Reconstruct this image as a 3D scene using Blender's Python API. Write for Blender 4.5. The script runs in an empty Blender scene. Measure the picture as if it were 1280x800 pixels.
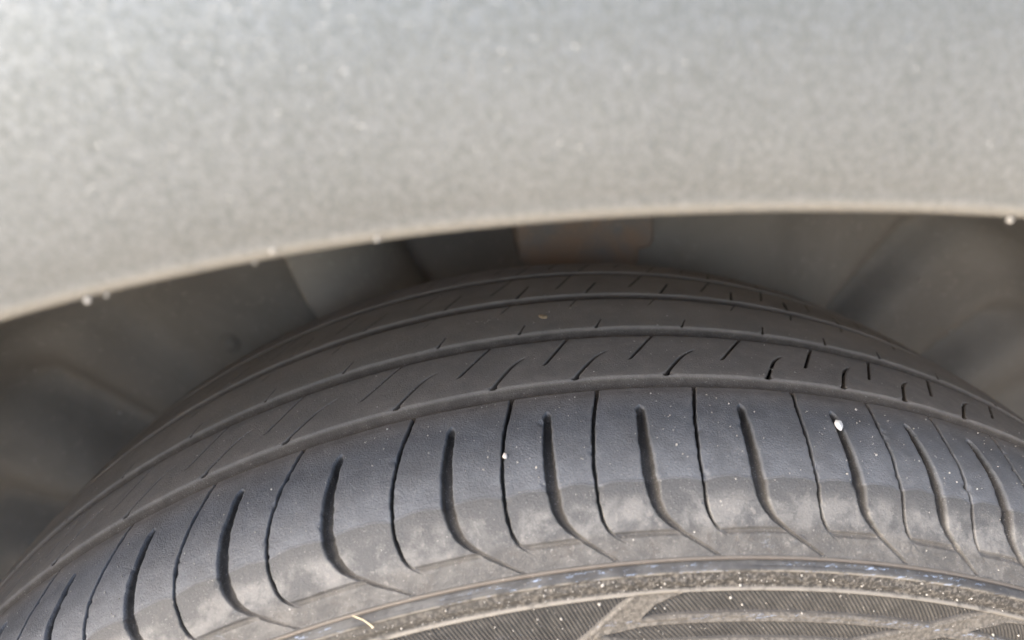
import bpy, math, random
import numpy as np
from mathutils import Vector, Matrix
rng = np.random.default_rng(7)
random.seed(7)
scene = bpy.context.scene
COL = scene.collection
R = math.radians

# ------------------------------------------------------------------ camera
cam_d = bpy.data.cameras.new('camera')
cam = bpy.data.objects.new('camera', cam_d)
COL.objects.link(cam)
right = Vector((0.98902307, -0.07791745, -0.12554774))
up = Vector((0.14611495, 0.38924368, 0.90947225))
fwd = Vector((0.0219951, 0.91783344, -0.39635589))
CAMP = Vector((-0.0000923, -0.24226378, 0.43363114))
mw = Matrix((right, up, -fwd)).transposed().to_4x4()
mw.translation = CAMP
cam.matrix_world = mw
cam_d.sensor_width = 36.0
cam_d.lens = 36.0 * 875.96 / 1280.0
cam_d.clip_start = 0.005
cam_d.clip_end = 500.0
cam_d.dof.use_dof = True
cam_d.dof.focus_distance = 0.222
cam_d.dof.aperture_fstop = 8.0
scene.camera = cam

# ------------------------------------------------------------------ sky, sun, exposure
SUN_EL, SUN_AZ = R(42), R(250)      # azimuth from +Y clockwise: the light comes from outside the car
world = bpy.data.worlds.new('World')
scene.world = world
world.use_nodes = True
wn = world.node_tree
sky = wn.nodes.new('ShaderNodeTexSky')
sky.sky_type = 'NISHITA'
sky.sun_disc = False
sky.sun_elevation = SUN_EL
sky.sun_rotation = SUN_AZ
sky.air_density = 1.0
sky.dust_density = 4.0
sky.ozone_density = 1.0
bg = wn.nodes['Background']
bg.inputs['Strength'].default_value = 0.15
wn.links.new(sky.outputs[0], bg.inputs['Color'])
sl = bpy.data.lights.new('sun', 'SUN')
sl.energy = 1.15
sl.angle = R(30)
sl.color = (1.0, 0.94, 0.85)
sun = bpy.data.objects.new('sun', sl)
COL.objects.link(sun)
sdir = Vector((math.sin(SUN_AZ) * math.cos(SUN_EL), math.cos(SUN_AZ) * math.cos(SUN_EL), math.sin(SUN_EL)))
sun.rotation_euler = sdir.to_track_quat('Z', 'Y').to_euler()
sun.location = sdir * 5
vs = scene.view_settings
vs.view_transform = 'Standard'
vs.look = 'None'
vs.gamma = 1.0
vs.use_curve_mapping = False
vs.exposure = 2.05

# ------------------------------------------------------------------ helpers
GZ = -0.322                         # ground height; the wheel's axle is the origin

def tag(o, label=None, cat=None, group=None, kind=None):
    if label: o['label'] = label
    if cat: o['category'] = cat
    if group: o['group'] = group
    if kind: o['kind'] = kind
    return o

def link(name, me, parent=None, world_loc=(0, 0, 0)):
    o = bpy.data.objects.new(name, me)
    COL.objects.link(o)
    loc = Vector(world_loc)
    if parent is not None:
        p = parent
        off = Vector((0, 0, 0))
        while p is not None:
            off += p.location
            p = p.parent
        o.parent = parent
        loc = loc - off
    o.location = loc
    return o

def mesh(name, verts, faces, mat=None, smooth=True, attrs=None):
    me = bpy.data.meshes.new(name)
    verts = np.ascontiguousarray(verts, dtype=np.float32)
    if isinstance(faces, np.ndarray):
        n, k = faces.shape
        me.vertices.add(len(verts))
        me.vertices.foreach_set('co', verts.ravel())
        me.loops.add(n * k)
        me.loops.foreach_set('vertex_index', faces.astype(np.int32).ravel())
        me.polygons.add(n)
        me.polygons.foreach_set('loop_start', np.arange(0, n * k, k, dtype=np.int32))
        me.polygons.foreach_set('loop_total', np.full(n, k, dtype=np.int32))
    else:
        me.from_pydata([tuple(map(float, v)) for v in verts], [], faces)
    me.update(calc_edges=True)
    me.validate()
    if mat: me.materials.append(mat)
    me.polygons.foreach_set('use_smooth', np.full(len(me.polygons), smooth))
    if attrs:
        for an, av in attrs.items():
            a = me.attributes.new(an, 'FLOAT', 'POINT')
            a.data.foreach_set('value', np.ascontiguousarray(av, dtype=np.float32).ravel())
    return me

def grid_faces(nr, nc, wrap=False, flip=False):
    i = np.arange(nr - 1)[:, None]
    j = np.arange(nc if wrap else nc - 1)[None, :]
    a = i * nc + j
    b = i * nc + (j + 1) % nc
    c = (i + 1) * nc + (j + 1) % nc
    d = (i + 1) * nc + j
    f = np.stack([a, b, c, d], -1).reshape(-1, 4)
    return f[:, ::-1].copy() if flip else f

def sstep(a, b, x):
    t = np.clip((x - a) / (b - a), 0, 1)
    return t * t * (3 - 2 * t)

# smooth value noise in numpy (2-D), for relief that is really in the mesh
_T = rng.random((256, 256))
def vnoise(x, y):
    xi = np.floor(x).astype(int); yi = np.floor(y).astype(int)
    fx = x - xi; fy = y - yi
    fx = fx * fx * (3 - 2 * fx); fy = fy * fy * (3 - 2 * fy)
    g = lambda i, j: _T[i % 256, j % 256]
    return (g(xi, yi) * (1 - fx) + g(xi + 1, yi) * fx) * (1 - fy) + (g(xi, yi + 1) * (1 - fx) + g(xi + 1, yi + 1) * fx) * fy - 0.5
def fbm(x, y, o=3):
    r = 0; a = 1.0
    for k in range(o):
        r = r + a * vnoise(x * 2 ** k + 17 * k, y * 2 ** k + 31 * k); a *= 0.5
    return r

# ------------------------------------------------------------------ materials
def new_mat(name):
    m = bpy.data.materials.new(name)
    m.use_nodes = True
    nt = m.node_tree
    return m, nt, nt.nodes['Principled BSDF']

class NT:
    def __init__(s, nt): s.nt = nt
    def n(s, t, **kw):
        nd = s.nt.nodes.new(t)
        for k, v in kw.items(): setattr(nd, k, v)
        return nd
    def l(s, a, b): s.nt.links.new(a, b)
    def math(s, op, a, b=None, clamp=False):
        nd = s.n('ShaderNodeMath', operation=op, use_clamp=clamp)
        for i, v in enumerate((a, b)):
            if v is None: continue
            if isinstance(v, (int, float)): nd.inputs[i].default_value = v
            else: s.l(v, nd.inputs[i])
        return nd.outputs[0]
    def noise(s, co, scale, detail=3, rough=0.55, dist=0.0):
        nd = s.n('ShaderNodeTexNoise')
        nd.inputs['Scale'].default_value = scale
        nd.inputs['Detail'].default_value = detail
        nd.inputs['Roughness'].default_value = rough
        nd.inputs['Distortion'].default_value = dist
        s.l(co, nd.inputs['Vector'])
        return nd.outputs['Fac']
    def mix(s, f, a, b):
        nd = s.n('ShaderNodeMix', data_type='RGBA')
        for i, v in ((0, f), (6, a), (7, b)):
            if isinstance(v, (int, float)): nd.inputs[i].default_value = v
            elif isinstance(v, tuple): nd.inputs[i].default_value = (*v, 1)
            else: s.l(v, nd.inputs[i])
        return nd.outputs[2]
    def ramp(s, f, lo, hi):
        nd = s.n('ShaderNodeMapRange', interpolation_type='SMOOTHSTEP')
        s.l(f, nd.inputs[0])
        nd.inputs[1].default_value = lo; nd.inputs[2].default_value = hi
        return nd.outputs[0]
    def attr(s, name):
        nd = s.n('ShaderNodeAttribute', attribute_name=name)
        return nd.outputs['Fac']

def rubber():
    m, nt, b = new_mat('tyre_rubber')
    T = NT(nt)
    co = T.n('ShaderNodeTexCoord').outputs['Object']
    sa = T.attr('s_mm'); dep = T.attr('dep')
    n_big = T.noise(co, 55, 4, 0.6)
    n_mid = T.noise(co, 190, 4, 0.6, 0.4)
    n_fine = T.noise(co, 1300, 3, 0.6)
    n_spk = T.noise(co, 2200, 2, 0.6)
    # clean worn rubber with a film of road dust
    worn = T.mix(T.ramp(n_mid, 0.3, 0.75), (0.108, 0.113, 0.123), (0.146, 0.152, 0.164))  # blue sky sheen tinted into the shoulder colour
    rib = T.mix(T.ramp(n_mid, 0.3, 0.75), (0.182, 0.158, 0.135), (0.240, 0.209, 0.179))
    rib = T.mix(T.ramp(sa, -30, -60), rib, (0.30, 0.262, 0.224))  # ribs painted paler inward to offset the arch's shade
    isrib = T.math('SUBTRACT', 1.0, T.ramp(sa, -8, 14))
    col = T.mix(isrib, worn, rib)
    # buttress below the wear line: unworn rubber with mottled dried dust
    edge = T.math('ADD', T.attr('wear'), 36.0)
    butt = T.ramp(edge, 36.0, 36.7)
    patch = T.ramp(T.noise(co, 105, 5, 0.66, 0.3), 0.40, 0.62)
    patch = T.math('MULTIPLY', patch, T.ramp(edge, 38.5, 43))
    bcol = T.mix(patch, (0.078, 0.077, 0.077), (0.185, 0.178, 0.168))
    low = T.ramp(sa, 47, 52)
    bcol = T.mix(T.math('MULTIPLY', low, 0.55), bcol, T.mix(T.ramp(n_mid, 0.35, 0.7), (0.066, 0.060, 0.053), (0.135, 0.122, 0.106)))
    chip = T.ramp(T.noise(co, 420, 4, 0.65), 0.60, 0.66)
    bcol = T.mix(T.math('MULTIPLY', chip, T.math('MULTIPLY', T.ramp(edge, 38, 44), 0.45)), bcol, (0.27, 0.25, 0.225))
    smd = T.ramp(T.noise(co, 230, 4, 0.6, 0.8), 0.56, 0.66)
    bcol = T.mix(T.math('MULTIPLY', smd, T.math('MULTIPLY', low, 0.6)), bcol, (0.085, 0.075, 0.066))
    # pale blue kerb scuffs, stretched along the tread
    mpb = T.n('ShaderNodeMapping'); mpb.inputs['Scale'].default_value = (0.45, 1, 1.3); mpb.inputs['Rotation'].default_value = (0, R(-25), 0); T.l(co, mpb.inputs[0])
    scf = T.math('MULTIPLY', T.ramp(T.noise(mpb.outputs[0], 700, 4, 0.75), 0.58, 0.66), T.ramp(T.noise(co, 38, 2), 0.60, 0.70))
    bcol = T.mix(T.math('MULTIPLY', scf, T.math('MULTIPLY', T.ramp(edge, 44, 49), 0.75)), bcol, (0.28, 0.30, 0.33))
    col = T.mix(butt, col, bcol)
    # rust-brown spots on the buttress
    rs = T.math('MULTIPLY', T.ramp(T.noise(co, 120, 2, 0.5), 0.70, 0.80), low)
    col = T.mix(T.math('MULTIPLY', rs, 0.5), col, (0.17, 0.12, 0.085))
    col = T.mix(T.math('MULTIPLY', T.ramp(n_big, 0.35, 0.7), 0.28), col, (0.075, 0.071, 0.067))
    # thin pale line where the wear stops
    d = T.math('ABSOLUTE', T.math('SUBTRACT', edge, 36.1))
    ln = T.math('SUBTRACT', 1.0, T.ramp(d, 0.0, 0.45))
    col = T.mix(T.math('MULTIPLY', ln, 0.35), col, (0.22, 0.22, 0.22))
    # dust lying in the shallow mould lines
    dust = T.math('MULTIPLY', T.ramp(dep, 0.4, 0.8), T.ramp(sa, 40, 48))
    dust = T.math('MULTIPLY', dust, T.ramp(n_big, 0.25, 0.55))
    col = T.mix(T.math('MULTIPLY', dust, 0.3), col, (0.21, 0.185, 0.155))
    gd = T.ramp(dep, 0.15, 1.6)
    col = T.mix(T.math('MULTIPLY', gd, 0.9), col, T.mix(isrib, T.mix(T.ramp(n_mid, 0.3, 0.7), (0.044, 0.040, 0.036), (0.074, 0.066, 0.057)), T.mix(T.ramp(n_mid, 0.3, 0.7), (0.078, 0.066, 0.055), (0.108, 0.092, 0.076))))  # brown groove dust, darkened with depth to paint in the groove shade
    col = T.mix(T.ramp(dep, 5.0, 6.5), col, (0.018, 0.017, 0.016))  # shade inside the sipes painted near black
    # fine mineral specks
    sp = T.ramp(n_spk, 0.60, 0.72)
    sp = T.math('MULTIPLY', sp, T.ramp(n_mid, 0.30, 0.6))
    col = T.mix(T.math('MULTIPLY', sp, 0.5), col, (0.34, 0.33, 0.31))
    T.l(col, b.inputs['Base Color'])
    ro = T.n('ShaderNodeMapRange'); T.l(n_mid, ro.inputs[0])
    ro.inputs[3].default_value = 0.50; ro.inputs[4].default_value = 0.72
    rr = T.math('ADD', ro.outputs[0], T.math('MULTIPLY', T.math('MAXIMUM', isrib, gd), 0.22))
    T.l(rr, b.inputs['Roughness'])
    T.l(T.math('SUBTRACT', 0.5, T.math('MULTIPLY', T.math('MAXIMUM', isrib, gd), 0.28)), b.inputs['Specular IOR Level'])
    h = T.math('ADD', T.math('MULTIPLY', n_fine, 0.6), T.math('MULTIPLY', n_spk, 0.5))
    bp = T.n('ShaderNodeBump'); bp.inputs['Strength'].default_value = 0.8
    bp.inputs['Distance'].default_value = 0.0005
    T.l(h, bp.inputs['Height']); T.l(bp.outputs[0], b.inputs['Normal'])
    return m

def side_rubber():
    m, nt, b = new_mat('sidewall_rubber')
    T = NT(nt)
    co = T.n('ShaderNodeTexCoord').outputs['Object']
    sa = T.attr('s_mm'); hi = T.attr('raised')
    n_big = T.noise(co, 40, 4, 0.6)
    n_mid = T.noise(co, 170, 4, 0.6, 0.3)
    n_gr = T.noise(co, 900, 3, 0.65)
    # smooth protector ring
    ring = T.mix(T.ramp(n_mid, 0.3, 0.7), (0.048, 0.047, 0.047), (0.092, 0.090, 0.088))
    # grainy ring, mould texture packed with sand
    gr = T.mix(T.ramp(n_gr, 0.44, 0.62), (0.038, 0.034, 0.029), (0.125, 0.112, 0.096))
    xs = T.n('ShaderNodeSeparateXYZ'); T.l(co, xs.inputs[0])
    left = T.math('SUBTRACT', 1.0, T.ramp(T.math('ADD', xs.outputs[0], T.math('MULTIPLY', n_big, 0.04)), -0.06, 0.09))
    gr = T.mix(T.math('MULTIPLY', left, 0.5), gr, (0.085, 0.078, 0.068))
    col = T.mix(T.ramp(sa, 60.8, 61.3), ring, gr)
    # bands and panel floors below
    band = T.mix(T.ramp(n_gr, 0.36, 0.66), (0.080, 0.071, 0.060), (0.155, 0.139, 0.118))
    floor_ = T.mix(T.ramp(n_mid, 0.3, 0.7), (0.05, 0.045, 0.040), (0.085, 0.076, 0.066))
    low = T.mix(T.ramp(hi, 0.3, 0.8), floor_, band)
    col = T.mix(T.ramp(sa, 66.4, 66.9), col, low)
    ln = T.math('SUBTRACT', 1.0, T.ramp(T.math('ABSOLUTE', T.math('SUBTRACT', sa, 66.9)), 0.3, 0.8))
    col = T.mix(T.math('MULTIPLY', ln, T.ramp(n_mid, 0.3, 0.5)), col, (0.22, 0.199, 0.168))
    ln2 = T.math('SUBTRACT', 1.0, T.ramp(T.math('ABSOLUTE', T.math('SUBTRACT', sa, 61.1)), 0.1, 0.5))
    col = T.mix(T.math('MULTIPLY', ln2, T.ramp(n_mid, 0.35, 0.55)), col, (0.21, 0.191, 0.162))
    ln3 = T.math('SUBTRACT', 1.0, T.ramp(T.math('ABSOLUTE', T.math('SUBTRACT', sa, 57.4)), 0.2, 0.9))
    col = T.mix(T.math('MULTIPLY', ln3, 0.75), col, (0.20, 0.168, 0.135))
    # pale blue kerb-paint scuffs on the ring
    mp = T.n('ShaderNodeMapping'); mp.inputs['Scale'].default_value = (0.35, 1, 1.6); T.l(co, mp.inputs[0])
    sc = T.noise(mp.outputs[0], 900, 4, 0.75)
    l1 = T.math('SUBTRACT', 1.0, T.ramp(T.math('ABSOLUTE', T.math('SUBTRACT', sa, 59.2)), 0.15, 0.8))
    l2 = T.math('SUBTRACT', 1.0, T.ramp(T.math('ABSOLUTE', T.math('SUBTRACT', sa, 60.9)), 0.1, 0.6))
    l3 = T.math('MULTIPLY', T.math('SUBTRACT', 1.0, T.ramp(T.math('ABSOLUTE', T.math('SUBTRACT', sa, 75.3)), 0.2, 1.0)), 0.8)
    sc1 = T.math('MULTIPLY', T.ramp(sc, 0.55, 0.63), T.math('MAXIMUM', T.math('MAXIMUM', l1, l2), l3))
    sc1 = T.math('MULTIPLY', sc1, T.ramp(T.noise(co, 28, 2), 0.42, 0.58))
    col = T.mix(T.math('MULTIPLY', sc1, 0.85), col, (0.30, 0.37, 0.50))
    sp = T.ramp(T.noise(co, 1500, 1), 0.72, 0.78)
    col = T.mix(T.math('MULTIPLY', sp, 0.6), col, (0.45, 0.42, 0.37))
    T.l(col, b.inputs['Base Color'])
    b.inputs['Roughness'].default_value = 0.62
    b.inputs['Specular IOR Level'].default_value = 0.4
    bp = T.n('ShaderNodeBump'); bp.inputs['Strength'].default_value = 0.7
    bp.inputs['Distance'].default_value = 0.00025
    T.l(n_gr, bp.inputs['Height']); T.l(bp.outputs[0], b.inputs['Normal'])
    return m

def ridge_mat():
    m, nt, b = new_mat('dusty_serration_rubber')
    T = NT(nt)
    co = T.n('ShaderNodeTexCoord').outputs['Object']
    n = T.noise(co, 260, 4, 0.65)
    col = T.mix(T.ramp(n, 0.35, 0.7), (0.050, 0.045, 0.039), (0.088, 0.079, 0.068))
    sp = T.ramp(T.noise(co, 900, 2), 0.70, 0.75)
    col = T.mix(sp, col, (0.42, 0.38, 0.32))
    T.l(col, b.inputs['Base Color'])
    b.inputs['Roughness'].default_value = 0.7
    return m

def paint():
    m, nt, b = new_mat('silver_metallic_paint')
    T = NT(nt)
    tc = T.n('ShaderNodeTexCoord'); co = tc.outputs['Object']
    geo = T.n('ShaderNodeNewGeometry')
    def flake(scale, amt):
        v = T.n('ShaderNodeTexVoronoi'); v.inputs['Scale'].default_value = scale
        T.l(co, v.inputs['Vector'])
        s = T.n('ShaderNodeVectorMath', operation='SUBTRACT'); T.l(v.outputs['Color'], s.inputs[0])
        s.inputs[1].default_value = (0.5, 0.5, 0.5)
        k = T.n('ShaderNodeVectorMath', operation='SCALE'); T.l(s.outputs[0], k.inputs[0]); k.inputs['Scale'].default_value = amt
        a = T.n('ShaderNodeVectorMath', operation='ADD'); T.l(geo.outputs['Normal'], a.inputs[0]); T.l(k.outputs[0], a.inputs[1])
        nn = T.n('ShaderNodeVectorMath', operation='NORMALIZE'); T.l(a.outputs[0], nn.inputs[0])
        return v.outputs['Color'], nn.outputs[0]
    c1, n1 = flake(1700, 0.12)
    sep = T.n('ShaderNodeSeparateColor'); T.l(c1, sep.inputs[0])
    big = T.noise(co, 18, 3)
    base = T.mix(T.ramp(big, 0.3, 0.7), (0.140, 0.154, 0.154), (0.155, 0.169, 0.168))
    base = T.mix(T.ramp(sep.outputs[2], 0.0, 1.0), base, T.mix(0.5, base, (0.25, 0.255, 0.26)))
    # cream band painted along the rolled edge as its ground-lit highlight
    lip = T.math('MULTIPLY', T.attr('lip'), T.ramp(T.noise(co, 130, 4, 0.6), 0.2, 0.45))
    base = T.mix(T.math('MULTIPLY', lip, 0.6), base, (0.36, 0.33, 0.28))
    T.l(base, b.inputs['Base Color'])
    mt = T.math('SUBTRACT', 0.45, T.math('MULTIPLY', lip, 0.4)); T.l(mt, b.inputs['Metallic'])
    b.inputs['Metallic'].default_value = 0.45
    b.inputs['Roughness'].default_value = 0.40
    T.l(n1, b.inputs['Normal'])
    b.inputs['Coat Weight'].default_value = 0.5
    b.inputs['Coat Roughness'].default_value = 0.2
    # sparse mirror-like flakes
    c2, n2 = flake(4600, 1.2)
    sp2 = T.n('ShaderNodeSeparateColor'); T.l(c2, sp2.inputs[0])
    rare = T.math('GREATER_THAN', T.math('FRACT', T.math('MULTIPLY', T.math('ADD', sp2.outputs[0], sp2.outputs[1]), 37.0)), 0.98)
    g = T.n('ShaderNodeBsdfAnisotropic')
    g.inputs['Color'].default_value = (0.15, 0.153, 0.156, 1)
    g.inputs['Roughness'].default_value = 0.38
    T.l(n2, g.inputs['Normal'])
    mx = T.n('ShaderNodeMixShader'); T.l(rare, mx.inputs[0]); T.l(b.outputs[0], mx.inputs[1]); T.l(g.outputs[0], mx.inputs[2])
    T.l(mx.outputs[0], nt.nodes['Material Output'].inputs['Surface'])
    return m

def dusty(name, c0, c1, scale=30, rough=0.7, bump=0.0004, spec=0.3):
    m, nt, b = new_mat(name)
    T = NT(nt)
    co = T.n('ShaderNodeTexCoord').outputs['Object']
    n = T.noise(co, scale, 5, 0.6, 0.4)
    n2 = T.noise(co, scale * 12, 3, 0.6)
    col = T.mix(T.ramp(n, 0.3, 0.7), c0, c1)
    col = T.mix(T.math('MULTIPLY', T.ramp(n2, 0.55, 0.8), 0.3), col, tuple(min(1, x * 1.6) for x in c1))
    T.l(col, b.inputs['Base Color'])
    b.inputs['Roughness'].default_value = rough
    b.inputs['Specular IOR Level'].default_value = spec
    bp = T.n('ShaderNodeBump'); bp.inputs['Strength'].default_value = 0.5; bp.inputs['Distance'].default_value = bump
    T.l(n2, bp.inputs['Height']); T.l(bp.outputs[0], b.inputs['Normal'])
    return m

M_RUB = rubber()
M_SIDE = side_rubber()
M_RIDGE = ridge_mat()
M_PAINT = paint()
M_LINER = dusty('dusty_liner_plastic', (0.20, 0.185, 0.166), (0.26, 0.243, 0.219), 16)
M_SHEET = dusty('grey_coated_metal', (0.33, 0.305, 0.27), (0.39, 0.365, 0.325), 14, 0.55)
M_RUST = dusty('rusty_metal', (0.22, 0.218, 0.21), (0.34, 0.235, 0.165), 34, 0.7, 0.0012)
M_DARK = dusty('dark_underbody', (0.20, 0.184, 0.166), (0.26, 0.238, 0.215), 12)
M_ALLOY = dusty('alloy_rim', (0.42, 0.42, 0.42), (0.5, 0.5, 0.49), 20, 0.4)
M_GROUND = dusty('sandy_concrete', (0.50, 0.43, 0.335), (0.58, 0.505, 0.40), 3.0, 0.9, 0.004)
M_WHITE = dusty('white_stone', (0.72, 0.71, 0.69), (0.85, 0.84, 0.82), 400, 0.6, 0.0001)
M_PINK = dusty('pale_stone', (0.62, 0.55, 0.50), (0.72, 0.66, 0.62), 400, 0.6, 0.0001)
M_MUD = dusty('tan_mud', (0.30, 0.23, 0.15), (0.45, 0.37, 0.26), 700, 0.9, 0.0002)
M_STRAW = dusty('dry_straw', (0.62, 0.50, 0.32), (0.75, 0.65, 0.46), 500, 0.7, 0.0001)
M_GRIT = dusty('sand_grit', (0.26, 0.245, 0.22), (0.46, 0.435, 0.395), 900, 0.8, 0.0001)

# ------------------------------------------------------------------ ground
gme = mesh('ground', np.array([(-60, -60, GZ), (60, -60, GZ), (60, 60, GZ), (-60, 60, GZ)]), [(0, 1, 2, 3)], M_GROUND, False)
tag(link('ground', gme), kind='structure')

# ------------------------------------------------------------------ the car and its fixed parts
car = bpy.data.objects.new('car', None)
COL.objects.link(car)
car.location = (0, 0, GZ)
tag(car, 'silver metallic car seen close up at its wheel arch, with a dusty worn tyre', 'car')

def lathe(prof, n=48, axis='z'):
    V = []
    for r, h in prof:
        for k in range(n):
            a = 2 * math.pi * k / n
            V.append((r * math.cos(a), r * math.sin(a), h) if axis == 'z' else (r * math.sin(a), h, r * math.cos(a)))
    return np.array(V), grid_faces(len(prof), n, wrap=True)

# arch edge radius round the axle, as an angle from straight up
_AR = np.array([(-180, .43), (-110, .43), (-60, .42), (-30, .4125), (-20, .4092), (-12.0, .4061), (-10, .4047), (-5.4, .4029), (-1.6, .4015),
                (.7, .4008), (3.9, .4000), (7.6, .3995), (10.2, .3996), (14.1, .4004), (20, .4022), (30, .406), (60, .413), (110, .42), (180, .42)])
def arch_r(phi):
    a = 0
    for d in (-3, -1.5, 0, 1.5, 3): a = a + np.interp(phi + d, _AR[:, 0], _AR[:, 1])
    return a / 5 - .0011
def build_fender():
    ph = np.concatenate([np.arange(-112, -24, 2.0), np.arange(-24, 28, 0.5), np.arange(28, 113, 2.0)])
    # (offset above the edge, y) across the rolled lip and up the panel
    rows = [(.010, -.090), (.0035, -.102), (.0012, -.110), (.0002, -.1185)]
    for k in range(0, 10):
        a = k / 9 * math.pi / 2
        rows.append((.0036 * (1 - math.cos(a)), -.1215 - .0042 * math.sin(a)))
    rows += [(.0055, -.1265), (.009, -.1275), (.013, -.1282), (.018, -.1286), (.024, -.1288), (.03, -.1288), (.038, -.1286), (.048, -.1282), (.06, -.1275), (.09, -.124), (.13, -.118), (.18, -.112), (.21, -.098), (.232, -.075), (.245, -.04), (.25, .0), (.252, .3)]
    V = []
    for (o, y) in rows:
        for p in ph:
            r0 = float(arch_r(p)); a = R(p)
            # the panel reaches higher/wider away from the arch
            e = 1.0 + max(0, o - .03) * 2.2 * abs(math.sin(a)) ** 1.5
            rr = r0 + o * e
            x, z = rr * math.sin(a), rr * math.cos(a)
            V.append((x, y + .09 * x * x, z))
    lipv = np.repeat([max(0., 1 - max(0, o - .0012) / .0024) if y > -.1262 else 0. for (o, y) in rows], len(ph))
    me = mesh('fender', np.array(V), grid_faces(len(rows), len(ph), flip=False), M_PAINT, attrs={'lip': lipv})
    return link('fender', me, car)
tag(build_fender(), 'silver metallic painted fender with a rolled arch lip')

# wheel arch liner: barrel, curved shoulder and an inner wall with radial swages
def build_liner():
    ph = np.arange(-118, 118.1, 0.8)
    prof = [(.418, -.1), (.416, -.05), (.414, .02), (.412, .07), (.410, .10), (.406, .122), (.398, .135), (.385, .142), (.34, .143), (.32, .143), (.30, .143), (.27, .143), (.24, .143), (.20, .143), (.12, .143)]
    swage = [(-46.0, 3.0, .028), (-61, 3.2, .028), (-53.5, 2.4, -.006), (-34.5, 3.2, .008), (42.5, 1.9, .024), (56.5, 2.2, .026), (66, 3, .012), (-78, 3, .012), (80, 3, .012)]
    keep = []
    V = []
    for (r, y) in prof:
        for p in ph:
            d = 0
            for (c, w, h) in swage:
                d += h * math.exp(-((p - c) / w) ** 2)
            k = 1 if r < .39 else (0.5 if r < .40 else 0)
            V.append((r * math.sin(R(p)), y + d * k, r * math.cos(R(p))))
    nc = len(ph)
    F = []
    for i in range(len(prof) - 1):
        for j in range(nc - 1):
            pm = (ph[j] + ph[j + 1]) / 2; rm = (prof[i][0] + prof[i + 1][0]) / 2
            if -19.2 < pm < 16.0 and rm < .40: continue       # opening for the suspension
            F.append((i * nc + j, i * nc + j + 1, (i + 1) * nc + j + 1, (i + 1) * nc + j))
    me = mesh('wheel_arch_liner', np.array(V), F, M_LINER)
    return link('wheel_arch_liner', me, car)
liner = build_liner()
tag(liner, 'dark dusty plastic wheel arch liner with radial swages')

v, f = lathe([(.0005, .1408), (.0032, .1409), (.0040, .1414), (.0042, .1420), (.0058, .1421), (.0066, .1440)], 28, 'y')
link('liner_clip', mesh('liner_clip', v + np.array([-.1568, 0, .2789]), f, M_LINER), liner)

def box(x0, x1, y0, y1, z0, z1):
    v = [(x, y, z) for x in (x0, x1) for y in (y0, y1) for z in (z0, z1)]
    f = [(0, 1, 3, 2), (4, 6, 7, 5), (0, 4, 5, 1), (2, 3, 7, 6), (0, 2, 6, 4), (1, 5, 7, 3)]
    return np.array(v), f
# closed cavity behind the opening
v, f = box(-.16, .16, .150, .215, .10, .40)
f = [q for q in f if q != (0, 4, 5, 1)]
tag(link('inner_apron', mesh('inner_apron', v, f, M_DARK, False), car), 'dark body metal behind the suspension opening')

# a curved suspension cover seen over the tyre: pale at its left edge, turning away to the right
def build_cover():
    V = []
    zs = np.linspace(.20, .385, 38)
    us = np.linspace(0, 1, 30)
    for z in zs:
        # left edge bows outward like the photographed one
        xl = -.1015 - .016 * max(0, (z - .295) / .09) ** 0.7 if z > .295 else -.1015 + (.295 - z) * .55
        for u in us:
            a = u * R(88)
            V.append((xl + .052 * math.sin(a), .130 + .070 * (1 - math.cos(a)), z))
    nz, nu = len(zs), len(us)
    F = grid_faces(nz, nu)
    base = np.array(V)
    back = base + np.array([.0015, .003, 0])
    A = np.vstack([base, back]); n = len(base)
    F2 = F[:, ::-1] + n
    side = [(i * nu, (i + 1) * nu, (i + 1) * nu + n, i * nu + n) for i in range(nz - 1)]
    return np.array(A), [tuple(q) for q in F] + [tuple(q) for q in F2] + side
v, f = build_cover()
tag(link('strut_cover', mesh('strut_cover', v, f, M_SHEET), car), 'curved grey cover beside the strut')

# rusty bracket block with chamfered lower corner
def build_bracket():
    out = [(.018, .40), (.018, .306), (.022, .301), (.036, .2975), (.062, .2950), (.0845, .2915), (.0865, .2935), (.0872, .3005), (.094, .3015), (.0965, .305), (.0965, .40)]
    n = len(out); V = []; lev = [(.140, .0022), (.1375, .0), (.132, 0)]
    lev = [(.1400, -.0), (.170, 0)]
    cx = .055; cz = .35
    for yy, sh in ((.1390, .0018), (.1405, .0), (.18, .0)):
        for x, z in out: V.append((x + (sh if x < cx else -sh), yy, z + sh))
    F = [tuple(range(n))]
    for L in range(2):
        for i in range(n):
            j = (i + 1) % n
            F.append((L * n + i, (L + 1) * n + i, (L + 1) * n + j, L * n + j))
    return np.array(V), F
v, f = build_bracket()
tag(link('suspension_bracket', mesh('suspension_bracket', v, f, M_RUST, False), car), 'grey metal bracket with rusty brown lower half')




# ------------------------------------------------------------------ tyre
tyre = bpy.data.objects.new('tyre', None)
COL.objects.link(tyre)
tyre.parent = car
tyre.location = (0, 0, 0 - GZ)
tyre['label'] = 'black rubber tyre with worn shoulder blocks and dusty sidewall'

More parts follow.
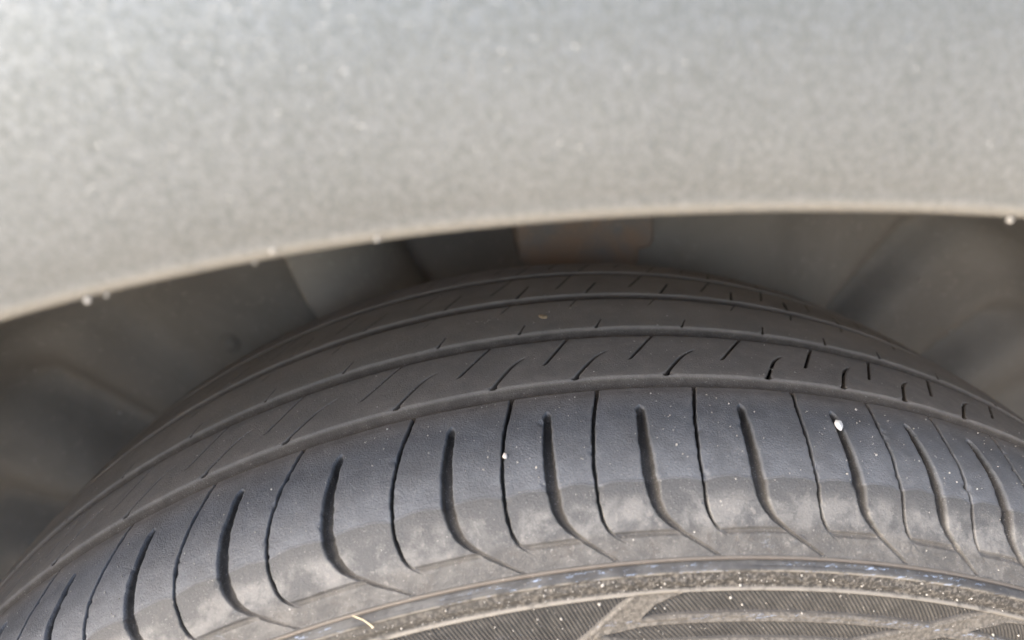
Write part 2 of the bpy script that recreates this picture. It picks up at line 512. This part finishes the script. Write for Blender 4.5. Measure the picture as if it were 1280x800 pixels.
_S = np.array([-185, -166, -145.3, -135.2, -124.9, -109.2, -102.6, -77, -69, -54.6, -32.2, -6.6, 0, 15.7, 25.9, 36, 48.2, 56.8, 61, 63.8, 67.3, 76, 88, 98, 110, 121, 136.5, 146])
_Y = np.array([107, 100, 89, 80, 70, 54.5, 47.9, 22.4, 14.4, 0, -22.4, -47.9, -54.5, -70, -80, -89, -96.5, -100.6, -104.2, -105.0, -104.4, -106.1, -107.6, -107.6, -106, -103, -98, -92])
_RR = np.array([282, 300, 317.6, 322.2, 324.5, 326.7, 327.3, 329.1, 329.9, 329.9, 329.1, 327.3, 326.7, 324.5, 322.2, 317.6, 308, 300.5, 298.7, 296, 292.5, 284, 272, 262, 250, 240, 225, 217])
_sd = np.arange(-185, 146.01, 0.1)
_yd = np.interp(_sd, _S, _Y); _rd = np.interp(_sd, _S, _RR)
def _gs(a, sg):
    k = np.exp(-0.5 * (np.arange(-60, 61) * 0.1 / sg) ** 2); k /= k.sum()
    return np.convolve(np.pad(a, 60, mode='reflect', reflect_type='odd'), k, 'valid')
_w = sstep(54, 56.5, _sd)
_yd = _gs(_yd, 2.2) * (1 - _w) + _gs(_yd, 0.45) * _w
_rd = _gs(_rd, 2.2) * (1 - _w) + _gs(_rd, 0.45) * _w
_w2 = sstep(69, 73, _sd)
_yd = _yd * (1 - _w2) + _gs(_yd, 2.2) * _w2; _rd = _rd * (1 - _w2) + _gs(_rd, 2.2) * _w2
_ty = np.gradient(_yd); _tr = np.gradient(_rd); _tl = np.hypot(_ty, _tr)
_ny, _nr = _tr / _tl, -_ty / _tl          # outward normal in the (y, r) plane
def P(th, s, h):
    """th deg, s mm across the section, h mm outward -> metres"""
    y = np.interp(s, _sd, _yd) + h * np.interp(s, _sd, _ny)
    r = np.interp(s, _sd, _rd) + h * np.interp(s, _sd, _nr)
    a = np.radians(th)
    return np.stack([r * np.sin(a), y, r * np.cos(a)], -1) / 1000.0
MMDEG = 326.0 * math.pi / 180.0           # mm per degree at the tread

# pitch positions of the narrow shoulder grooves, uneven as on the real tyre
meas = [-27.65, -22.24, -16.76, -11.42, -5.17, 0.18, 4.85, 10.20, 15.84, 20.38, 24.55, 28.94]
th_list = list(meas)
seq = [5.35, 5.9, 4.75, 5.3, 5.6, 4.7]
k = 0
while th_list[0] > -48: th_list.insert(0, th_list[0] - seq[k % 6]); k += 1
while th_list[-1] < 46: th_list.append(th_list[-1] + seq[k % 6]); k += 1
TH0, TH1 = th_list[0], th_list[-1]
rest = 360 - (TH1 - TH0)
nrest = round(rest / 5.3)
coarse_list = [TH1 + rest * i / nrest for i in range(nrest + 1)]

# casing: groove floors, bead, inner side
sc_ = np.concatenate([np.linspace(-185, -100, 16), np.linspace(-98, 56, 60)])
thc = np.arange(0, 360, 1.0)
SS, TT = np.meshgrid(sc_, thc, indexing='ij')
GD = 3.6
dcas = -np.where(SS > 40, GD + (SS - 40) / 16 * 1.0, GD)
dcas = np.where(SS < -150, 0, dcas)
me = mesh('casing', P(TT, SS, dcas).reshape(-1, 3), grid_faces(len(sc_), len(thc), wrap=True), M_RUB,
          attrs={'s_mm': SS, 'dep': -dcas})
link('casing', me, tyre)

def cur(pts):
    a = np.array(pts, float)
    x, y = a[:, 0], a[:, 1]
    if x[0] > x[-1]: x, y = x[::-1], y[::-1]
    xd = np.arange(x[0], x[-1] + .01, 0.2); yd = np.interp(xd, x, y)
    k = np.exp(-0.5 * (np.arange(-12, 13) * 0.2 / 1.2) ** 2); k /= k.sum()
    yd2 = np.convolve(np.pad(yd, 12, mode='reflect', reflect_type='odd'), k, 'valid')
    return lambda s: np.interp(s, xd, yd2)
N_ = cur([(-2, .10), (0, 0), (15, -.72), (30, -1.18), (41, -1.25), (46.5, -1.12), (50, -.75), (57, 1.35)])
Mx = cur([(-2, 2.2), (9, 1.95), (24, 1.58), (35, 1.46), (42, 1.56), (46, 1.86), (50, 2.65), (53, 3.5), (57, 4.65)])
Nhw = cur([(-2, .75), (2, .62), (20, .58), (40, .50), (48, .60), (57, .5)])          # half widths in mm
Ndep = cur([(-2, 3.6), (38, 3.6), (45, 2.4), (49, 1.1), (50.3, .7), (51.0, 0), (57, 0)])
_Mhw = cur([(-2, 1.2), (9.5, 1.25), (16, 1.45), (26, 1.75), (38, 1.9), (44, 1.6), (50, 1.15), (57, .8)])
Mhw = lambda s: _Mhw(s) * np.clip((s - 8.6) / 1.6, .12, 1) ** .5
_Mdep = cur([(-2, 3.4), (9, 3.4), (36, 3.4), (43, 2.1), (49, 1.2), (53, .85), (57, .6)])
Mdep = lambda s: _Mdep(s) * sstep(8.5, 9.3, s)
VENTS = [(13.73, 52.6), (10.6, 45.0), (-10.14, 45.8), (-1.9, 53.5), (0.9, 45.6), (19.6, 52.0), (-7.4, 53.9), (24.6, 45.5), (-15.2, 46), (5.9, 53.2)]

def shoulder_block(i, t0, p, fine, nextj):
    k = p / 5.3
    if fine:
        rows = np.concatenate([[-1.3, -.9, -.45, -.15, 0.15, .5], np.arange(1.1, 8, .7), np.arange(8, 12, .35), np.arange(12, 34.5, .7),
                               np.arange(34.5, 37.5, .3), np.arange(37.5, 47, .6), np.arange(47, 53, .28), np.arange(53, 56.7, .5), [56.7]])
        nA, nB = 17, 22
    else:
        rows = np.concatenate([[-1.3, -.3, .3], np.arange(2, 9, 3.5), [9, 10.5], np.arange(12, 46, 3.5), [47, 49, 49.8, 50.6, 52, 54, 56.7]])
        nA, nB = 3, 3
    s = rows[:, None]
    sn = np.clip(s, 0, 99)
    seed = i * 3.7
    rag = 0.0
    if fine:
        rag = 1
    a0 = t0 + N_(sn) * k
    a1 = t0 + p + N_(sn) * nextj
    mm = MMDEG
    hwL = Nhw(sn) + rag * .30 * fbm(s * .8 + seed, s * 0 + seed * 2.1)
    hwR = Nhw(sn) + rag * .30 * fbm(s * .8 + seed + 50, s * 0 + seed * 1.3)
    mc = t0 + Mx(sn) * k + (rng.uniform(-.06, .06) if fine else 0)
    mh = Mhw(sn) * (rng.uniform(.9, 1.12) if fine else 1)
    mhL = mh + rag * .34 * fbm(s * .7 + seed + 9, s * 0 + seed)
    mhR = mh + rag * .34 * fbm(s * .7 + seed + 23, s * 0 + seed)
    cols = []; kind = []
    # distances measured in mm from the groove centres; profile: flat floor, steep wall, small round
    for f in (0, .62, .86, 1.0, 1.22): cols.append(a0 + hwL * f / mm); kind.append('N%g' % f)
    x0 = a0 + hwL * 1.7 / mm; x1 = mc - mhL * 1.45 / mm
    for q in np.linspace(0, 1, nA): cols.append(x0 + (x1 - x0) * q)
    for f in (-1.2, -1.03, -.84, -.6, 0, .6, .84, 1.03, 1.2): cols.append(mc + (mhL if f < 0 else mhR) * f / mm)
    x0 = mc + mhR * 1.45 / mm; x1 = a1 - hwR * 1.7 / mm
    for q in np.linspace(0, 1, nB): cols.append(x0 + (x1 - x0) * q)
    for f in (1.22, 1.0, .86, .62, 0): cols.append(a1 - hwR * f / mm)
    T = np.concatenate([np.broadcast_to(c, s.shape) for c in cols], 1)
    Sg = np.broadcast_to(s, T.shape).copy()
    def wall(dmm, hw): return 1 - sstep(.62, 1.08, dmm / hw)
    d0 = np.abs(T - a0) * mm; d1 = np.abs(a1 - T) * mm; dm_ = np.abs(T - mc) * mm
    g = np.maximum(wall(d0, hwL) * Ndep(sn), wall(d1, hwR) * Ndep(sn))
    mhh = np.where(T < mc, mhL, mhR)
    g = np.maximum(g, wall(dm_, mhh) * Mdep(sn))
    # soft horizontal mould line between the narrow groove's foot and the slot
    hy = 50.3 + .15 * np.sin(T * .9)
    on = sstep(a0 - .15, a0 + .25, T) * (1 - sstep(mc - .35, mc + .1, T))
    g = np.maximum(g, (1 - sstep(.2, 1.0, np.abs(Sg - hy))) * .9 * on)
    # block edge toward the first circumferential groove
    g = np.maximum(g, (1 - sstep(-1.3, -.05, Sg)) * GD)
    h = -g
    # unworn buttress stands a little proud of the worn face
    uu = np.where(T < mc, (T - a0) / (mc - a0 + 1e-6), (T - mc) / (a1 - mc + 1e-6))
    wl = 36.9 - 1.3 * np.sin(np.clip(uu, 0, 1) * np.pi) ** .7 + .5 * fbm(T * .35, T * 0 + 2, 2) + .25 * fbm(T * 3.3, T * 0 + 5, 2)
    h += (sstep(wl - .25, wl + .25, Sg) - 1) * .30
    h -= .35 * (1 - sstep(.5, 4.5, Sg))**2 * (Sg > -.2)
    top = 1 - sstep(.1, 1.2, g)
    h += .10 * fbm(T * mm * .12 + 3, Sg * .12) * top
    if fine:
        h += .045 * fbm(T * mm * 1.1, Sg * 1.1, 2) * top
        h += sstep(40, 46, Sg) * .09 * fbm(T * mm * .5 + 9, Sg * .5, 3) * top
        # gritty erosion on the right-hand pitches
        h += sstep(50.5, 52, Sg) * sstep(16, 22, T) * .22 * fbm(T * mm * .9, Sg * .9, 2)
        h += sstep(44, 46, Sg) * (.14 * np.exp(-((T + 11.95 + .01 * (Sg - 50)) * mm / .3) ** 2) + .14 * np.exp(-((T - 21.3) * mm / .3) ** 2))
        for _c in range(5):                   # small torn chips along the groove edges
            cs_ = rng.uniform(3, 44); cc = rng.choice(3)
            ce = (t0 + N_(cs_) * k + (Nhw(cs_) + .2) / mm, t0 + Mx(cs_) * k + rng.choice([-1, 1]) * (_Mhw(cs_) + .25) / mm, t0 + p + N_(cs_) * nextj - (Nhw(cs_) + .2) / mm)[cc]
            if cc == 1 and cs_ < 10: continue
            dx_ = (T - ce) * mm; dy_ = Sg - cs_; rr_ = rng.uniform(.35, .75)
            h -= rng.uniform(.3, .9) * np.exp(-((dx_ / rr_) ** 2 + (dy_ / (rr_ * rng.uniform(.6, 1.8))) ** 2)) * top
        for vt, vs_ in VENTS:
            dd = np.hypot((T - vt) * mm * .93, Sg - vs_)
            h += .16 * (1 - sstep(1.15, 1.55, dd)) - .14 * (1 - sstep(.5, .9, dd)) * 1.0 - .10 * (np.exp(-((dd - 1.7) / .25) ** 2))
    # keep pieces that share a boundary closed: fade the relief to zero at the seam at the foot
    X = P(T, Sg, h)
    return mesh('tread_block', X.reshape(-1, 3), grid_faces(*T.shape), M_RUB, attrs={'s_mm': Sg, 'dep': g, 'wear': Sg - wl})

for i in range(len(th_list) - 1):
    t0, p = th_list[i], th_list[i + 1] - th_list[i]
    p2 = (th_list[i + 2] - th_list[i + 1]) if i + 2 < len(th_list) else rest / nrest
    link('tread_block', shoulder_block(i, t0, p, True, p2 / 5.3), tyre)
pc = rest / nrest
cm = shoulder_block(99, 0.0, pc, False, pc / 5.3)
for i in range(nrest):
    o = link('tread_block', cm, tyre)
    o.rotation_euler = (0, R(coarse_list[i]), 0)

# ribs: s_out is the edge nearer the camera (larger s)
def rib(name, s_out, s_in, lines, ths, fine, extra_noise=1.0):
    """lines: list of (curve of th offset per pitch scale, s from, s to, halfwidth mm, depth)"""
    if fine:
        rows = np.concatenate([[s_out + 2.2, s_out + 1.6, s_out + 1.1, s_out + .6, s_out + .25, s_out - .1, s_out - .5, s_out - .8], np.arange(s_out - 1.2, s_in + 1, -.62), [s_in + .5, s_in + .1, s_in - .25, s_in - .7, s_in - 1.2]])
        nseg = 16
    else:
        rows = np.concatenate([[s_out + 2.2, s_out], np.linspace(s_out - 1.5, s_in + 1.5, 7), [s_in, s_in - 1.2]]); nseg = 2
    rows = rows[::-1]
    s = rows[:, None]
    mm = MMDEG
    cols = []; marks = []
    sc = np.clip(s, s_in, s_out)
    for i in range(len(ths) - 1):
        t0, p = ths[i], ths[i + 1] - ths[i]
        k = p / 5.3; pn = (ths[i + 2] - ths[i + 1]) / 5.3 if i + 2 < len(ths) else k
        cs = []
        for li, (c, sa, sb, hw, dp) in enumerate(lines):
            j = rng.uniform(-.12, .12) if fine else 0
            cs.append((t0 + c(sc) * k + j, hw, sa, sb, dp))
        nxt = ths[i + 1] + lines[0][0](sc) * pn
        marks.append(cs)
    # column positions: around every line, then evenly between
    flat = [c for cs in marks for c in cs]
    for a in range(len(flat)):
        c, hw = flat[a][0], flat[a][1]
        ff = (-1.5, -1.0, -.7, 0, .7, 1.0, 1.5) if fine else (-1.2, 0, 1.2)
        for f in ff: cols.append(c + hw * f / mm)
        if a + 1 < len(flat):
            x0 = c + hw * 2.2 / mm; x1 = flat[a + 1][0] - flat[a + 1][1] * 2.2 / mm
            for q in np.linspace(0, 1, nseg // 2 + 1): cols.append(x0 + (x1 - x0) * q)
    # close the stretch up to where the next part of the ring begins
    kn = (5.3 if not fine else pc) / 5.3 if fine else (th_list[1] - th_list[0]) / 5.3
    hw0 = lines[0][3]
    x0 = flat[-1][0] + flat[-1][1] * 2.2 / mm; x1 = ths[-1] + lines[0][0](sc) * kn - hw0 * (1.2 if fine else 1.5) / mm
    for q in np.linspace(0, 1, nseg // 2 + 1): cols.append(x0 + (x1 - x0) * q)
    T = np.concatenate([np.broadcast_to(c, s.shape) for c in cols], 1)
    Sg = np.broadcast_to(s, T.shape).copy()
    g = np.zeros(T.shape); sip = np.zeros(T.shape)
    nper = 7 if fine else 3
    for (c, hw, sa, sb, dp) in flat:
        lo, hi = min(sa, sb), max(sa, sb)
        act = sstep(lo - .6, lo + .6, Sg) * (1 - sstep(hi - .6, hi + .6, Sg))
        m = np.abs(T - c) * mm
        sel = m < 4
        w = hw * (1 + 1.0 * np.exp(-((Sg - hi) / 0.8) ** 2) * (hi > s_out - 1.5))
        q = np.where(sel, (1 - sstep(.55, 1.1, m / w)) * act, 0)
        g = np.maximum(g, q * dp); sip = np.maximum(sip, q)
    e = np.maximum((sstep(s_out - .5, s_out + 2.2, Sg)) * GD, (1 - sstep(s_in - 1.2, s_in + .1, Sg)) * GD)
    g = np.maximum(g, e)
    top = 1 - sstep(.1, 1.0, g)
    h = -g - .12 * (sstep(s_out - 3, s_out, Sg) + 1 - sstep(s_in, s_in + 3, Sg)) * top
    h += (.12 * fbm(T * mm * .1, Sg * .1) + (.05 * fbm(T * mm * .9, Sg * .9, 2) if fine else 0)) * top * extra_noise
    me = mesh(name, P(T, Sg, h).reshape(-1, 3), grid_faces(*T.shape, flip=True), M_RUB, attrs={'s_mm': Sg, 'dep': g + 5 * sip * (g < 3.3)})
    link(name, me, tyre)
    return me

lin = lambda s0, t0, s1, t1: (lambda s: t0 + (s - s0) * (t1 - t0) / (s1 - s0))
L2 = cur([(-6, -1.15), (-8, -.98), (-18, .25), (-21, .75), (-22.6, 1.25), (-33, 2.4)])
S2 = cur([(-6, .95), (-17, 2.55), (-31.5, 4.35), (-34, 4.65)])
ribs = [
    (-6.6, -32.6, [(L2, -7.0, -22.4, .62, 2.8), (S2, -17, -33.5, .54, 2.8)]),
    (-40.6, -66.6, [(lin(-40, 1.2, -67, 3.4), -41, -47, .30, 1.8), (lin(-40, 3.4, -67, 6.2), -60.5, -67, .30, 1.8)]),
    (-75.0, -102.6, [(lin(-75, 1.6, -103, 3.9), -76, -91, .48, 2.6), (lin(-75, 4.2, -103, 6.8), -84, -103, .45, 2.6)]),
]
for (so, si, ls) in ribs:
    rib('tread_rib', so, si, ls, th_list + [], True)
    rib('tread_rib', so, si, ls, coarse_list, False)
# inner shoulder behind the last groove
fs = [(lin(-109, 2.0, -150, 5.4), -111, -150, .35, 1.6), (lin(-109, 4.6, -150, 8.0), -118, -150, .35, 1.6)]
rib('inner_shoulder', -109.4, -150, fs, th_list, True)
rib('inner_shoulder', -109.4, -150, fs, coarse_list, False)

# sidewall with protector ring, grainy ring and recessed serrated panels
PANELS = [   # polygons in (theta deg, radius mm)
    [(-19, 292.2), (4.87, 292.2), (2.34, 281.6), (-0.6, 271.5), (-13.0, 271.5), (-19.0, 284)],
    [(7.55, 292.3), (6.03, 289.3), (5.25, 285.3), (21.99, 285.3), (25.05, 292.3)],
    [(2.9, 281.3), (5.5, 283.1), (20.68, 283.1), (17.6, 277.4), (5.2, 277.4)],
    [(24.37, 285.4), (26.6, 290.6), (29.2, 292.3), (49, 292.3), (46, 283)],
    [(-42, 285), (-38.5, 292.2), (-21.5, 292.2), (-22.5, 285)],
    [(-1.2, 269), (1.6, 276.5), (3.4, 276.2), (4.6, 269)],
    [(20.2, 277), (23.0, 282.6), (40, 282.2), (37, 277)],
]
def poly_sd(pts, X, Y):
    """signed distance, positive inside"""
    d = np.full(X.shape, 1e9); ins = np.zeros(X.shape, bool)
    n = len(pts)
    for i in range(n):
        x0, y0 = pts[i]; x1, y1 = pts[(i + 1) % n]
        ex, ey = x1 - x0, y1 - y0
        t = np.clip(((X - x0) * ex + (Y - y0) * ey) / (ex * ex + ey * ey), 0, 1)
        d = np.minimum(d, np.hypot(X - x0 - t * ex, Y - y0 - t * ey))
        c = ((y0 > Y) != (y1 > Y)) & (X < (x1 - x0) * (Y - y0) / (y1 - y0 + 1e-12) + x0)
        ins ^= c
    return np.where(ins, d, -d)
SMM = 287 * math.pi / 180
def sidewall(tA, tB, fine):
    if fine:
        rows = np.concatenate([[56.3], np.arange(56.7, 90, .3), np.arange(90, 147, 3.0)]); th = np.arange(tA, tB + .03, .075)
    else:
        rows = np.concatenate([[56.3, 56.7, 57.4, 58, 60, 61, 61.5, 63, 66.5, 67.3], np.arange(69, 147, 3)]); th = np.linspace(tA, tB, 180)
    T, Sg = np.meshgrid(th, rows)
    rr = np.interp(Sg, _sd, _rd)
    X = T * SMM
    g = np.zeros(T.shape)
    h = -.7 * np.exp(-((Sg - 57.3) / .55) ** 2)                       # line above the ring
    h += (.45 + (.16 * fbm(X * .35, Sg * .9, 3) if fine else 0)) * np.exp(-((Sg - 59.4) / 1.5) ** 4)
    h -= .25 * np.exp(-((Sg - 61.2) / .35) ** 2)
    h -= .55 * sstep(61.2, 61.9, Sg) * (1 - sstep(66.0, 66.5, Sg))
    h += .35 * np.exp(-((Sg - 66.9) / .35) ** 2)
    raised = np.ones(T.shape)
    if fine:
        z = sstep(61.4, 62, Sg) * (1 - sstep(66, 66.4, Sg))
        h += z * (.6 * np.maximum(fbm(X * .75, Sg * .75, 3), -.25) + .2 * fbm(X * 2.2, Sg * 2.2, 1)) * (0.45 + .55 * sstep(-8, 4, T)) * (1 - .5 * sstep(14, 24, T))
        h += sstep(67.3, 67.9, Sg) * .16 * fbm(X * 1.5, Sg * 1.5, 2)
        h += sstep(58.2, 58.6, Sg) * (1 - sstep(60.6, 61, Sg)) * (.10 * fbm(X * .2, Sg * .6, 2) - .3 * np.exp(-((Sg - 59.6) / .22) ** 2) * sstep(.0, .25, fbm(X * .06, Sg * 0 + 4, 2)))
    for pg in PANELS:
        pp = [(a * SMM, b) for a, b in pg]
        sd = poly_sd(pp, X, rr)
        m = sstep(-.1, .75, sd)
        raised = np.minimum(raised, 1 - m)
        h -= m * .95
        h += .28 * np.exp(-((sd + .35) / .4) ** 2)
    return mesh('sidewall', P(T, Sg, h).reshape(-1, 3), grid_faces(*T.shape), M_SIDE, attrs={'s_mm': Sg, 'dep': -h, 'raised': raised})
link('sidewall', sidewall(TH0, TH1, True), tyre)
link('sidewall', sidewall(TH1, TH0 + 360, False), tyre)

# serrations: fine slanted ridges standing on each recessed panel floor
def serr(pg, slope):
    pp = np.array([(a * SMM, b) for a, b in pg])
    # ridge direction (dx, dr): down and to the right
    dx, dr = slope, -1.0
    L = math.hypot(dx, dr); dx /= L; dr /= L
    nx, ny = -dr, dx
    q = pp @ np.array([nx, ny])
    V = []; F = []
    pitch = 1.02
    kk = q.min() + .5
    while kk < q.max():
        # clip the line n.p = kk to the polygon
        ts = []
        for i in range(len(pp)):
            a, b = pp[i], pp[(i + 1) % len(pp)]
            qa, qb = a @ (nx, ny) - kk, b @ (nx, ny) - kk
            if (qa > 0) != (qb > 0):
                c = a + (b - a) * qa / (qa - qb); ts.append(c @ (dx, dr))
        ts.sort()
        for a, b in zip(ts[::2], ts[1::2]):
            a += .45; b -= .45
            if b - a < .5: continue
            n = max(3, int((b - a) / 2.2))
            base = len(V)
            for m in range(n + 1):
                t = a + (b - a) * m / n
                hh = (.48 if 0 < m < n else .1) + random.uniform(-.07, .07)
                for off, hgt in ((-.40, -.02), (-.13, hh), (.13, hh), (.40, -.02)):
                    x = kk * nx + t * dx + off * nx; r = kk * ny + t * dr + off * ny
                    V.append((x, r, hgt))
            for m in range(n):
                for e in range(3):
                    v0 = base + m * 4 + e
                    F.append((v0, v0 + 1, v0 + 5, v0 + 4))
        kk += pitch
    V = np.array(V)
    # radius -> s on the outer sidewall
    sel = _sd > 60
    s = np.interp(V[:, 1], _rd[sel][::-1], _sd[sel][::-1])
    X = P(V[:, 0] / SMM, s, V[:, 2] - .96)
    return mesh('serrated_panel', X, np.array(F), M_RIDGE)
for pg, sl_ in zip(PANELS, (.45, .85, .95, .8, .5, .5, .8)):
    link('serrated_panel', serr(pg, sl_), tyre)

# rim, out of frame but there
rim = link('wheel_rim', mesh('wheel_rim', *lathe([(.222, -.096), (.214, -.099), (.206, -.094), (.200, -.080), (.195, -.03), (.195, .09), (.215, .095)], 96, 'y'), M_ALLOY), car)
V = []; F = []
for k in range(5):
    a = 2 * math.pi * k / 5
    for (r, w, y) in ((.03, .03, -.085), (.12, .022, -.088), (.205, .028, -.078)):
        for dy in (0, .02):
            for sg in (-1, 1):
                V.append((r * math.sin(a) + sg * w * math.cos(a), y + dy, r * math.cos(a) - sg * w * math.sin(a)))
    b0 = k * 12
    for m in range(2):
        b = b0 + m * 4
        for q in ((0, 1, 5, 4), (2, 6, 7, 3), (0, 4, 6, 2), (1, 3, 7, 5)): F.append(tuple(b + x for x in q))
link('spokes', mesh('spokes', np.array(V), F, M_ALLOY, False), rim)
link('hub', mesh('hub', *lathe([(.002, -.09), (.05, -.09), (.06, -.08), (.06, .03), (.002, .03)], 48, 'y'), M_ALLOY), rim)

# ------------------------------------------------------------------ loose things on the tyre and arch
def ico(sub=2):
    import bmesh
    bm = bmesh.new(); bmesh.ops.create_icosphere(bm, subdivisions=sub, radius=1.0)
    v = np.array([x.co[:] for x in bm.verts]); f = np.array([[q.index for q in fc.verts] for fc in bm.faces]); bm.free()
    return v, f
IV, IF = ico(2)
def frame_at(th, s):
    a = P(np.array(th), np.array(s), np.array(0.))
    n = P(np.array(th), np.array(s), np.array(1.)) - a
    t = P(np.array(th + .05), np.array(s), np.array(0.)) - a
    n /= np.linalg.norm(n); t /= np.linalg.norm(t)
    return a, n, t, np.cross(n, t)
def stone(name, th, s, size, h, rot, mat, label, cat, seed):
    rg = np.random.default_rng(seed)
    v = IV.copy()
    for k in range(7):                        # chip flat facets
        d = rg.normal(size=3); d /= np.linalg.norm(d); c = rg.uniform(.62, .85)
        q = v @ d; v = v - np.outer(np.maximum(q - c, 0), d)
    v = v * np.array(size) / 1000
    c, s_ = math.cos(R(rot)), math.sin(R(rot))
    v = np.stack([v[:, 0] * c - v[:, 1] * s_, v[:, 0] * s_ + v[:, 1] * c, v[:, 2]], 1)
    a, n, t, b = frame_at(th, s)
    w = np.outer(v[:, 0], t) + np.outer(v[:, 1], b) + np.outer(v[:, 2], n)
    o = link(name, mesh(name, w, IF, mat, False), None, tuple(a + n * h / 1000))
    return tag(o, label, cat)
stone('pebble', 17.30, 15.6, (1.2, 2.5, 1.2), .2, -8, M_WHITE, 'white pebble wedged in the top of a wide tread slot at the right', 'pebble', 3)
stone('pebble', -.58, 24.2, (.75, 1.2, .8), -.1, 0, M_PINK, 'tiny pale pink stone stuck in a narrow shoulder groove near the middle', 'stone', 5)
stone('mud_crumb', 3.0, -66.0 + 14, (1.7, 2.3, .6), .3, 20, M_MUD, 'small tan mud crumb on the shaded centre rib', 'crumb', 8)

# dry straw fibre on the protector ring
def tube(pts, rad, n=7):
    V = []; pts = [np.array(p) for p in pts]
    for i, p in enumerate(pts):
        d = pts[min(i + 1, len(pts) - 1)] - pts[max(i - 1, 0)]; d /= np.linalg.norm(d)
        u = np.cross(d, (0, .3, 1)); u /= np.linalg.norm(u); w = np.cross(d, u)
        for k in range(n):
            a = 2 * math.pi * k / n; V.append(p + rad[i] * (math.cos(a) * u + math.sin(a) * w))
    return np.array(V), grid_faces(len(pts), n, wrap=True)
pl = [(-9.25, 57.9, .9), (-9.0, 58.8, 1.3), (-8.65, 60.0, 1.3), (-8.4, 61.0, .9), (-8.25, 61.8, .9)]
pts = [P(np.array(a), np.array(b), np.array(c)) for a, b, c in pl]
v, f = tube(pts, [.00008, .00016, .00014, .00018, .00030])
o = link('straw', mesh('straw', v - pts[2], f, M_STRAW), None, tuple(pts[2]))
tag(o, 'short dry straw fibre lying across the ring at the lower left', 'straw')

# sand grains: on the treads, in the grainy ring, on the arch lip
TV, TF = ico(1)
def grains():
    V = []; F = []
    def add(c, sz, fr=None):
        v = TV * sz * rng.uniform(.6, 1.3, 3)
        A = rng.normal(size=(3, 3)); Q, _ = np.linalg.qr(A)
        F.append(TF + len(V) * len(TV)); V.append(v @ Q + c)
    def surf(th, s, sz, h=.0):
        add(P(np.array(th), np.array(s), np.array(h)), sz)
    for _ in range(2800):
        th = rng.uniform(-34, 36); s = rng.uniform(-100, 55)
        if -7.5 < s < 1 or -41.5 < s < -32 or -75.5 < s < -66: continue
        if s > 0:
            i = np.searchsorted(th_list, th) - 1; t0 = th_list[i]; p = th_list[i + 1] - t0; k = p / 5.3
            bad = any(abs(th - c) < .36 for c in (t0 + N_(s) * k, t0 + p + N_(s) * k, t0 + Mx(s) * k))
            if bad: continue
        sz = .00014 * math.exp(rng.normal() * .42)
        surf(th, s, min(sz, .0004), -.1)
    for _ in range(150):
        th = rng.uniform(-14, 32); s = rng.uniform(61.5, 67)
        surf(th, s, .0002 * math.exp(rng.normal() * .4), -.35)
    for _ in range(90):
        th = rng.uniform(-12, 32); s = rng.uniform(67.5, 84)
        surf(th, s, .0002 * math.exp(rng.normal() * .5), -.3)
    for _ in range(26):                      # a few scratched-off crumbs on the centre rib
        surf(rng.choice([-1.6, -.6]) + rng.normal() * .45, -55.5 + rng.normal() * .5, rng.uniform(.00015, .0003), -.05)
    for x, z, q in ((.2592, .2545, .0010), (.2836, .2163, .0009), (-.269, .2807, .0012), (-.2324, .2456, .0016), (.20, .30, .0006), (.23, .285, .0005)):
        add(np.array([x, .1415, z]), q)
    # pale crumbs stuck on the lip, seen out of focus
    for ph, y, sz, o in ((-9.9, -.1245, .0006, .0002), (-9.45, -.124, .00045, .0001), (-5.75, -.123, .0005, .0), (-5.1, -.1252, .0008, .002), (14.0, -.124, .0006, .0), (-2.6, -.1252, .0005, .0012), (-13, -.124, .0005, 0)):
        r = float(arch_r(ph)) + o
        add(np.array([r * math.sin(R(ph)), y + .09 * (r * math.sin(R(ph))) ** 2, r * math.cos(R(ph))]), sz)
    return np.vstack(V), np.vstack(F)
v, f = grains()
o = link('sand_grains', mesh('sand_grains', v, f, M_GRIT, False))
tag(o, 'pale sand grains scattered over the tyre and the arch lip', 'sand', kind='stuff')
